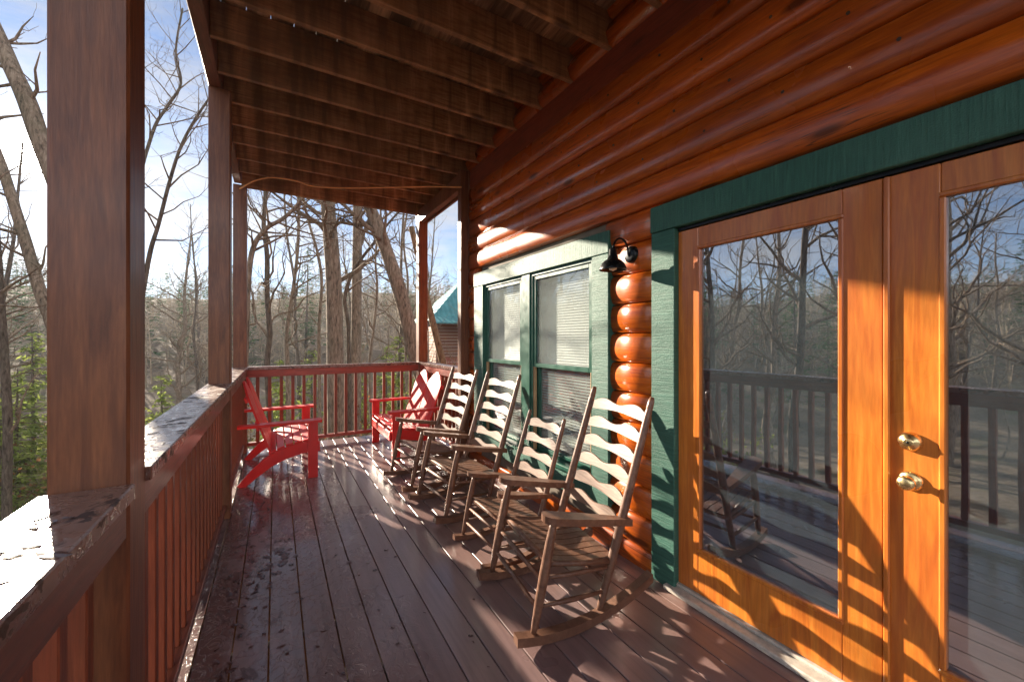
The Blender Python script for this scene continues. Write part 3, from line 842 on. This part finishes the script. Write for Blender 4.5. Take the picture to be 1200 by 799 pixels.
def pt(list_, d, top=None):
    """trunk given by its outline in the photo at depth d: base on the ground, then points, then carried on up"""
    out = [ground_pt(list_[0][0], d)]
    for (px, py) in list_: out.append(at(px, py, d))
    return out
tree(pt([(394, 520), (393, 430), (391, 330), (385, 250), (382, 190), (380, 60), (372, -120)], 10.5), .235, .13, 1, 'thick straight grey trunk standing alone beyond the middle of the far railing', nb=20, from_t=.42, blen=3.2)
tree(pt([(416, 520), (417, 430), (418, 340), (419, 260), (419, 190), (420, 50), (424, -90)], 13.5), .20, .11, 2, 'slimmer straight grey trunk just right of the thickest one', nb=18, from_t=.45, blen=3)
tree(pt([(512, 500), (490, 428), (471, 350), (455, 300), (441, 262), (427, 225), (405, 150), (380, 40)], 9.8), .20, .12, 3, 'rough barked trunk leaning left, seen left of the far right post', mat='bark', nb=15, from_t=.5, blen=2.6)
tree(pt([(318, 520), (313, 430), (316, 390), (313, 345), (313, 300), (309, 265), (311, 225), (308, 170), (312, 80)], 11), .085, .04, 4, 'thin dark tree just right of the left corner post', mat='bark_dark', nb=20, from_t=.3, blen=2.4)
tree(pt([(338, 520), (337, 430), (336, 390), (344, 335), (349, 290), (350, 240), (347, 190), (352, 110)], 13), .075, .03, 5, 'thin wavy grey sapling between the dark thin tree and the thick trunk', nb=20, from_t=.3, blen=2.4)
tree(pt([(284, 520), (288, 400), (291, 330), (297, 290), (312, 268), (332, 256), (350, 238), (372, 205)], 9), .075, .03, 6, 'slim tree curving right from behind the left corner post', nb=14, from_t=.45, blen=2.0)
tree(pt([(375, 520), (374, 430), (374, 380), (377, 330), (372, 296), (364, 268), (357, 240), (350, 190)], 12), .055, .03, 7, 'small curved stem close against the left side of the thick trunk', nb=12, from_t=.35, blen=1.8)
tree(pt([(410, 520), (409, 430), (408, 380), (404, 350), (412, 322), (426, 300), (437, 286), (455, 262), (480, 235)], 11.6), .075, .025, 8, 'dark crooked stem emerging beside the thick trunk and bending right', mat='bark_dark', nb=12, from_t=.4, blen=1.8)
tree(pt([(436, 520), (433, 430), (438, 385), (442, 340), (440, 300), (446, 250), (444, 180)], 15), .06, .03, 9, 'pale slender stem between the slim trunk and the leaning one', nb=18, from_t=.25, blen=2.4)
tree(pt([(532, 490), (520, 430), (509, 385), (500, 348), (491, 305), (482, 266)], 10.5), .105, .07, 10, 'tan dead trunk with a snapped top behind the far right post', mat='bark_tan', nb=2, from_t=.6, blen=.8)
tree(pt([(478, 520), (476, 430), (475, 380), (478, 330), (473, 280), (480, 220), (476, 120)], 16), .06, .03, 11, 'thin stem right of the leaning trunk in the far opening', nb=20, from_t=.25, blen=2.6)
tree(pt([(150, 600), (118, 380), (85, 260), (52, 178), (33, 122), (14, 80), (-4, 40), (-40, -40)], 7.5), .17, .11, 12, 'large curving trunk beside the sun, left of the nearest post', mat='bark', nb=8, from_t=.6, blen=1.6, dens=.7)
tree(pt([(90, 560), (66, 400), (48, 345), (32, 290), (18, 245), (2, 195), (-18, 140), (-50, 40)], 9.5), .13, .08, 13, 'second slanting trunk below the sun at the left edge', mat='bark', nb=9, from_t=.4, blen=1.8, dens=.7)
tree(pt([(8, 580), (9, 500), (6, 430), (3, 380), (-2, 300), (-10, 200)], 9), .09, .05, 14, 'upright thin trunk at the far left edge above the wet rail cap', mat='bark_dark', nb=9, from_t=.3, blen=1.6, dens=.7)
tree(pt([(150, 520), (160, 400), (174, 305), (186, 262), (199, 212), (212, 172), (230, 138), (256, 100)], 8.5), .055, .018, 15, 'thin bare tree reaching right between the two left posts', mat='bark_dark', nb=16, from_t=.4, blen=1.8)
tree(pt([(140, 500), (158, 250), (178, 158), (196, 125), (212, 98), (206, 60), (214, 10)], 10.5), .05, .02, 16, 'spindly branched tree high between the two left posts', mat='bark_dark', nb=20, from_t=.4, blen=2.2)
tree(pt([(196, 520), (184, 400), (176, 350), (184, 400-90)], 12), .05, .03, 17, 'leaning sapling low between the two left posts', nb=10, from_t=.3, blen=1.6) if False else None

# prototypes for the woods
def proto_bare(seed, H, r, nb, blen, dens=.8, maxl=3, mat='bark'):
    rnd = random.Random(seed); p = [Vector((0, 0, 0))]; x = y = 0
    n = 7
    lx, ly = rnd.gauss(0, .35), rnd.gauss(0, .35)
    for i in range(1, n+1):
        x += rnd.gauss(0, .16)+lx*.3; y += rnd.gauss(0, .16)+ly*.3; p.append(Vector((x, y, H*i/n)))
    return tree(p, r, r*.22, seed, 'x', mat, nb, .25, maxl, blen, dens=dens, sides=7)
rndw = random.Random(11)
protos = [proto_bare(101, 13, .15, 24, 3.0), proto_bare(102, 15, .19, 24, 3.4), proto_bare(103, 11, .09, 24, 2.4, mat='bark_dark'), proto_bare(104, 9, .065, 22, 2.0), proto_bare(105, 14, .13, 22, 2.8, mat='bark_dark'), proto_bare(106, 7, .045, 22, 1.7)]
def evergreen(seed, H, mat, dens=1.):
    rnd = random.Random(seed); root = tag(empty('evergreen_tree'), 'x', 'tree')
    MB().tube([(0, 0, 0), (0.05, 0, H*.5), (0, .05, H)], [H*.014, H*.009, .01], 7).build('trunk', M['bark_dark'], root)
    v = []; f = []; bm2 = MB()
    z = H*.16
    while z < H*.985:
        t = z/H; L = H*.26*(1-t)**.8*(.55+.6*rnd.random())+.15
        for q in range(rnd.randint(2, 4)):
            a = rnd.uniform(0, 2*math.pi); d = Vector((math.cos(a), math.sin(a), rnd.uniform(-.25, .15)))
            tip = d*L+Vector((0, 0, z-.08*L)); bm2.tube([(0, 0, z), tuple((Vector((0, 0, z))+tip)/2+Vector((0, 0, .05))), tuple(tip)], [.018, .012, .004], 3, False)
            m_ = int(L*16*dens)+4
            for j in range(m_):
                s = rnd.uniform(.22, 1.0); c = Vector((0, 0, z)).lerp(tip, s)+Vector((rnd.gauss(0, .10), rnd.gauss(0, .10), rnd.gauss(0, .05)))*(.6+.25*L)
                u = (d+Vector((rnd.gauss(0, .7), rnd.gauss(0, .7), rnd.gauss(0, .25)-.15))).normalized()
                w = u.cross(Vector((rnd.gauss(0, .3), rnd.gauss(0, .3), 1))).normalized()
                l_, b_ = rnd.uniform(.16, .34), rnd.uniform(.022, .05)
                n0 = len(v); v.extend([c-u*l_*.5, c+w*b_, c+u*l_*.5, c-w*b_]); f.append((n0, n0+1, n0+2, n0+3))
        z += H*.016+.05
    bm2.build('branch', M['bark_dark'], root)
    fo = MB(); fo.add(v, f); fo.build('crown', M[mat], root); return root
ever = [evergreen(201, 9, 'needle'), evergreen(202, 12, 'needle'), evergreen(203, 5, 'needle2', 1.3)]
def shrub(seed, H, mat, leaves):
    rnd = random.Random(seed); root = tag(empty('shrub'), 'x', 'shrub'); m = MB(); tips = []
    for q in range(9):
        a = rnd.uniform(0, 6.3); d = Vector((math.cos(a)*rnd.uniform(.1, .6), math.sin(a)*rnd.uniform(.1, .6), 1)).normalized()
        grow(m, Vector((d.x*.1, d.y*.1, 0)), d, H*rnd.uniform(.7, 1.1), .016, 1, rnd, 3, .1, None, 1.)
    m.build('stem', M['twig'], root)
    v = []; f = []
    for i in range(leaves):
        p = Vector(rnd.choice(m.v)); 
        if p.z < H*.25: continue
        p = p+Vector((rnd.gauss(0, .04),)*3)
        u = Vector((rnd.gauss(0, 1), rnd.gauss(0, 1), rnd.gauss(0, .6))).normalized(); w = u.cross(Vector((rnd.gauss(0, 1), rnd.gauss(0, 1), rnd.gauss(0, 1)))).normalized()
        l_, b_ = rnd.uniform(.05, .10), rnd.uniform(.022, .04)
        n0 = len(v); v.extend([p-u*l_*.5, p+w*b_, p+u*l_*.5, p-w*b_]); f.append((n0, n0+1, n0+2, n0+3))
    fo = MB(); fo.add(v, f); fo.build('crown', M[mat], root); return root
shr = [shrub(301, 2.2, 'leaf', 2200), shrub(302, 2.6, 'dryleaf', 500), shrub(303, 1.8, 'leaf', 1500)]

def in_sun(x, y, w=1.0):
    # lane through which the low sun reaches the porch
    s = y-3; xc0, xc1 = -.45-.354*(s+3)-w, 2.0-.354*(s-3)+w
    return xc0 < x < xc1
used = set()
def put(p, x, y, rz, s, label, group, tilt=0):
    if p.name in used: o = copy_tree(p)
    else: o = p; used.add(p.name)
    o.location = (x, y, gz(x, y)-.08); o.rotation_euler = (rndw.gauss(0, tilt), rndw.gauss(0, tilt), rz); o.scale = (s, s, s*rndw.uniform(.9, 1.15))
    o['label'] = label; o['group'] = group; return o
def azd(az, d): return d*math.sin(az), d*math.cos(az)
# bare trees, three rings
def scatter(protos_, n, az0, az1, d0, d1, label, group, s0=.8, s1=1.2, lane=1, tilt=.04, mind=1.2):
    pts_ = []; tries = 0
    while len(pts_) < n and tries < 4000:
        tries += 1
        az = R(rndw.uniform(az0, az1)); d = math.sqrt(rndw.uniform(d0*d0, d1*d1)); x, y = azd(az, d)
        if x > 1.5 and y < 5 and x < 9: continue
        if in_sun(x, y, .4) and d < 62 and rndw.random() < lane: continue
        if any((x-a)**2+(y-b)**2 < mind**2 for a, b in pts_): continue
        pts_.append((x, y)); put(rndw.choice(protos_), x, y, rndw.uniform(0, 6.28), rndw.uniform(s0, s1), label, group, tilt)
scatter(protos, 48, -100, 42, 15, 34, 'slender bare tree in the winter woods around the porch', 'bare trees in the woods beyond the porch', mind=1.6)
scatter(protos, 64, -100, 46, 34, 62, 'bare tree in the deeper woods on the slope', 'bare trees deeper in the woods on the slope', mind=2)
scatter([protos[1], protos[0], protos[4]], 8, -95, -26, 7, 13, 'bare tree close to the left railing, mirrored in the door glass', 'trees mirrored in the door glass', mind=2.2, lane=1)
scatter(ever[:2], 46, -100, 45, 32, 75, 'dark evergreen among the bare trees on the far slope', 'evergreens on the far slope', .7, 1.25, mind=3)
for (px_, d_, s_) in ((468, 17, 1.1), (452, 21, 1.0), (486, 15, .8), (22, 13, 1.2), (190, 17, 1.0), (232, 14, .7), (330, 19, .8), (40, 18, 1.4), (2, 11, .9), (365, 24, 1.1)):
    q_ = at(px_, 397, d_); put(ever[2], q_.x, q_.y, px_, s_, 'small yellow-green evergreen in the understorey', 'small yellow-green evergreens in the understorey')
scatter([ever[2]], 10, -30, 30, 13, 30, 'small yellow-green evergreen in the understorey', 'small yellow-green evergreens in the understorey', .5, 1.0, lane=.5, mind=2)
scatter(shr, 60, -50, 40, 8.5, 24, 'tangled leafy shrub in the underbrush below the porch', 'shrubs in the underbrush', .8, 1.5, lane=.3, mind=.8)

# far woods on the ridge: one mass nobody could count
def low_tree(mb, x, y, rnd, H):
    z0 = gz(x, y); lx, ly = rnd.gauss(0, .7), rnd.gauss(0, .7); r = .11*H/12
    mb.tube([(x, y, z0-.2), (x+lx*.4, y+ly*.4, z0+H*.45), (x+lx, y+ly, z0+H*.85)], [r, r*.6, .02], 3, False)
    for k in range(16):
        t = rnd.uniform(.12, .9); a = rnd.uniform(0, 6.28); L = H*.24*(1.15-t*.6)*rnd.uniform(.6, 1.3)
        p = Vector((x+lx*t, y+ly*t, z0+H*t*.9)); d = Vector((math.cos(a), math.sin(a), rnd.uniform(.3, 1.2))).normalized()
        q = p+d*L; w = Vector((0, 0, .03)); mb.add([p-w, p+w, q], [(0, 1, 2)])
        for j in range(9):
            e = (d*.6+Vector((rnd.gauss(0, 1), rnd.gauss(0, 1), rnd.uniform(-.2, 1.1)))).normalized(); b = p.lerp(q, rnd.uniform(.2, 1))
            w = e.cross(Vector((rnd.gauss(0, 1), rnd.gauss(0, 1), rnd.gauss(0, 1)))).normalized()*.022
            mb.add([b-w, b+w, b+e*L*rnd.uniform(.3, .7)], [(0, 1, 2)])
fw = MB(); rf = random.Random(5)
for i in range(1300):
    az = R(rf.uniform(-105, 48)); d = rf.uniform(45, 135); x, y = azd(az, d)
    if in_sun(x, y, .4) and d < 60: continue
    low_tree(fw, x, y, rf, rf.uniform(5, 10))
tag(link('far_woods', (lambda me: me)(fw.mesh('far_woods', M['farwood']))), 'grey-brown mass of bare woods covering the distant ridge', 'woods', None, 'stuff')
fe = MB()
for i in range(650):
    az = R(rf.uniform(-105, 48)); d = rf.uniform(55, 140); x, y = azd(az, d); z0 = gz(x, y); H = rf.uniform(6, 11)
    for k in range(90):
        t = rf.random()**.8; a = rf.uniform(0, 6.28); L = H*.24*(1-t)+.3; dd = Vector((math.cos(a), math.sin(a), rf.uniform(-.3, .2)))
        p = Vector((x, y, z0+H*t)); q = p+dd*L*rf.uniform(.5, 1); w = dd.cross(Vector((0, 0, 1))).normalized()*.22*rf.uniform(.5, 1.3); c = p.lerp(q, .45)
        fe.add([p.lerp(q, .1), c-w, q, c+w], [(0, 1, 2, 3)])
tag(link('far_evergreens', fe.mesh('far_evergreens', M['needle'])), 'dark evergreens massed on the distant ridge', 'woods', None, 'stuff')

# ------------------------------------------------------------------ neighbour cabin
nb_ = tag(empty('neighbour_cabin'), 'small log cabin with teal metal roof seen right of the far corner post', 'cabin')
p0 = at(511, 397, 24); ang = R(-8)
nb_.location = (p0.x, p0.y, 0); nb_.rotation_euler = (0, 0, ang)
zb = gz(p0.x, p0.y)
MB().box(0, 8, 0, 7, zb-1, 2.55, .01).build('wall', M['cabinwall'], nb_)
m = MB(); e = .5
m.add([(-e, -e, 2.5), (8.5, -e, 2.5), (8.5, 7.5, 2.5), (-e, 7.5, 2.5), (3.0, 3.5, 6.0), (8.5, 3.5, 6.0)], [(0, 1, 5, 4), (1, 2, 5), (2, 3, 4, 5), (3, 0, 4), (3, 2, 1, 0)])
m.build('roof', M['teal'], nb_)
for x in (-.35, 1.6, 3.6): MB().box(x, x+.16, -1.7, -1.54, zb-1, 2.3, .01).build('porch_post', M['post'], nb_)
MB().box(-.5, 4.2, -1.8, -.003, -.75, -.6, .01).build('porch_floor', M['railX'], nb_)
m = MB().box(-.35, 4, -1.72, -1.62, .25, .33, .01)
x = -.3
while x < 4: m.box(x, x+.04, -1.69, -1.65, -.6, .25, 0); x += .14
m.build('porch_rail', M['railX'], nb_)
m = MB(); m.add([(-.6, -2.0, 2.25), (4.4, -2.0, 2.25), (4.4, -.45, 2.62), (-.6, -.45, 2.62), (-.6, -2.0, 2.33), (4.4, -2.0, 2.33), (4.4, -.45, 2.72), (-.6, -.45, 2.72)], [(0, 1, 2, 3), (7, 6, 5, 4), (0, 4, 5, 1), (1, 5, 6, 2), (2, 6, 7, 3), (3, 7, 4, 0)])
m.build('porch_roof', M['teal'], nb_)

# ------------------------------------------------------------------ light
w = bpy.data.worlds.new('World'); sc.world = w; w.use_nodes = True
nt = w.node_tree; bg = nt.nodes['Background']
sky = nt.nodes.new('ShaderNodeTexSky'); sky.sky_type = 'NISHITA'; sky.sun_disc = False
sky.sun_elevation = SUN_EL; sky.sun_rotation = SUN_AZ; sky.altitude = 400; sky.dust_density = .1; sky.air_density = .75; sky.ozone_density = 3.0
def N(t, **k):
    x = nt.nodes.new('ShaderNode'+t)
    for a, b in k.items(): setattr(x, a, b)
    return x
hs = N('HueSaturation'); hs.inputs['Saturation'].default_value = 1.05; nt.links.new(sky.outputs[0], hs.inputs['Color'])
tc = N('TexCoord'); mp = N('Mapping'); mp.inputs['Scale'].default_value = (1, 1, 3.2); nt.links.new(tc.outputs['Generated'], mp.inputs[0])
no = N('TexNoise'); no.inputs['Scale'].default_value = 2.1; no.inputs['Detail'].default_value = 8; no.inputs['Roughness'].default_value = .62; no.inputs['Distortion'].default_value = .4
nt.links.new(mp.outputs[0], no.inputs['Vector'])
cr = N('ValToRGB'); cr.color_ramp.elements[0].position = .43; cr.color_ramp.elements[1].position = .68; nt.links.new(no.outputs['Fac'], cr.inputs[0])
mx = N('Mix', data_type='RGBA'); nt.links.new(cr.outputs[0], mx.inputs[0]); nt.links.new(hs.outputs[0], mx.inputs[6])
# clouds: lit by the same sky, whitened
cl = N('Mix', data_type='RGBA', blend_type='ADD'); cl.inputs[0].default_value = 1
bw = N('RGBToBW'); nt.links.new(sky.outputs[0], bw.inputs[0])
ml = N('Mix', data_type='RGBA', blend_type='MULTIPLY'); ml.inputs[0].default_value = 1; nt.links.new(bw.outputs[0], ml.inputs[6]); ml.inputs[7].default_value = (.95, .95, .95, 1)
nt.links.new(ml.outputs[2], cl.inputs[6]); cl.inputs[7].default_value = (1.5, 1.45, 1.38, 1)
# unseen clouds opposite the sun, boosted as added fill light for the porch
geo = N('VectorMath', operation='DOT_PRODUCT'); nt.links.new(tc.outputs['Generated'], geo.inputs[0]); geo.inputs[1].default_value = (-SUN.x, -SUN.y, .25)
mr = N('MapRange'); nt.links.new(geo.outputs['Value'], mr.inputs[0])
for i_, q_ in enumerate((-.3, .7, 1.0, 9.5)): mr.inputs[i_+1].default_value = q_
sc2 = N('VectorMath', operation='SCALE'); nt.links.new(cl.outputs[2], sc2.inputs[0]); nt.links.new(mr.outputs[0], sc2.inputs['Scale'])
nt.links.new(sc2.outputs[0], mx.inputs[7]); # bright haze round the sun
dn = N('VectorMath', operation='NORMALIZE'); nt.links.new(tc.outputs['Generated'], dn.inputs[0])
ds = N('VectorMath', operation='DOT_PRODUCT'); nt.links.new(dn.outputs[0], ds.inputs[0]); ds.inputs[1].default_value = SUN[:]
acc = None
for pw, am in ((60, .6), (500, 8), (6000, 500)):
    p_ = N('Math', operation='POWER'); mxx = N('Math', operation='MAXIMUM'); mxx.inputs[1].default_value = 0
    nt.links.new(ds.outputs['Value'], mxx.inputs[0]); nt.links.new(mxx.outputs[0], p_.inputs[0]); p_.inputs[1].default_value = pw
    q_ = N('Math', operation='MULTIPLY'); nt.links.new(p_.outputs[0], q_.inputs[0]); q_.inputs[1].default_value = am
    if acc is None: acc = q_
    else:
        a_ = N('Math', operation='ADD'); nt.links.new(acc.outputs[0], a_.inputs[0]); nt.links.new(q_.outputs[0], a_.inputs[1]); acc = a_
gl_ = N('Mix', data_type='RGBA', blend_type='ADD'); gl_.inputs[0].default_value = 1
gc = N('VectorMath', operation='SCALE'); gc.inputs[0].default_value = (1, .93, .82); nt.links.new(acc.outputs[0], gc.inputs['Scale'])
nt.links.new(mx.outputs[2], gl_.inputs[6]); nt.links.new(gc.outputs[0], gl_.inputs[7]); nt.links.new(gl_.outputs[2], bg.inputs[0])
bg.inputs[1].default_value = .05
sl = bpy.data.lights.new('sun', 'SUN'); so = bpy.data.objects.new('sun', sl); col.objects.link(so)
sl.energy = 5.0; sl.angle = R(.5); sl.color = (1, .86, .68)
so.rotation_euler = SUN.to_track_quat('Z', 'Y').to_euler(); so.location = SUN*50
sc.view_settings.view_transform = 'Standard'; sc.view_settings.look = 'None'; sc.view_settings.gamma = 1
sc.view_settings.exposure = 1.9
HAZE = True
if HAZE:
    hm = bpy.data.materials.new('haze_air'); hm.use_nodes = True; hn = hm.node_tree; hn.nodes.clear()
    ho = hn.nodes.new('ShaderNodeOutputMaterial'); hv = hn.nodes.new('ShaderNodeVolumePrincipled')
    hv.inputs['Color'].default_value = (.80, .88, 1, 1); hv.inputs['Density'].default_value = .0006; hv.inputs['Anisotropy'].default_value = .2
    hn.links.new(hv.outputs[0], ho.inputs['Volume'])
    tag(MB().box(-430, 430, -430, 430, -60, 42, 0).build('haze', hm), kind='stuff')
sc.render.engine = 'CYCLES'
sc.render.resolution_x = 1024; sc.render.resolution_y = 681
sc.cycles.max_bounces = 8; sc.cycles.diffuse_bounces = 4; sc.cycles.glossy_bounces = 4; sc.cycles.transparent_max_bounces = 12
sc.cycles.sample_clamp_indirect = 6
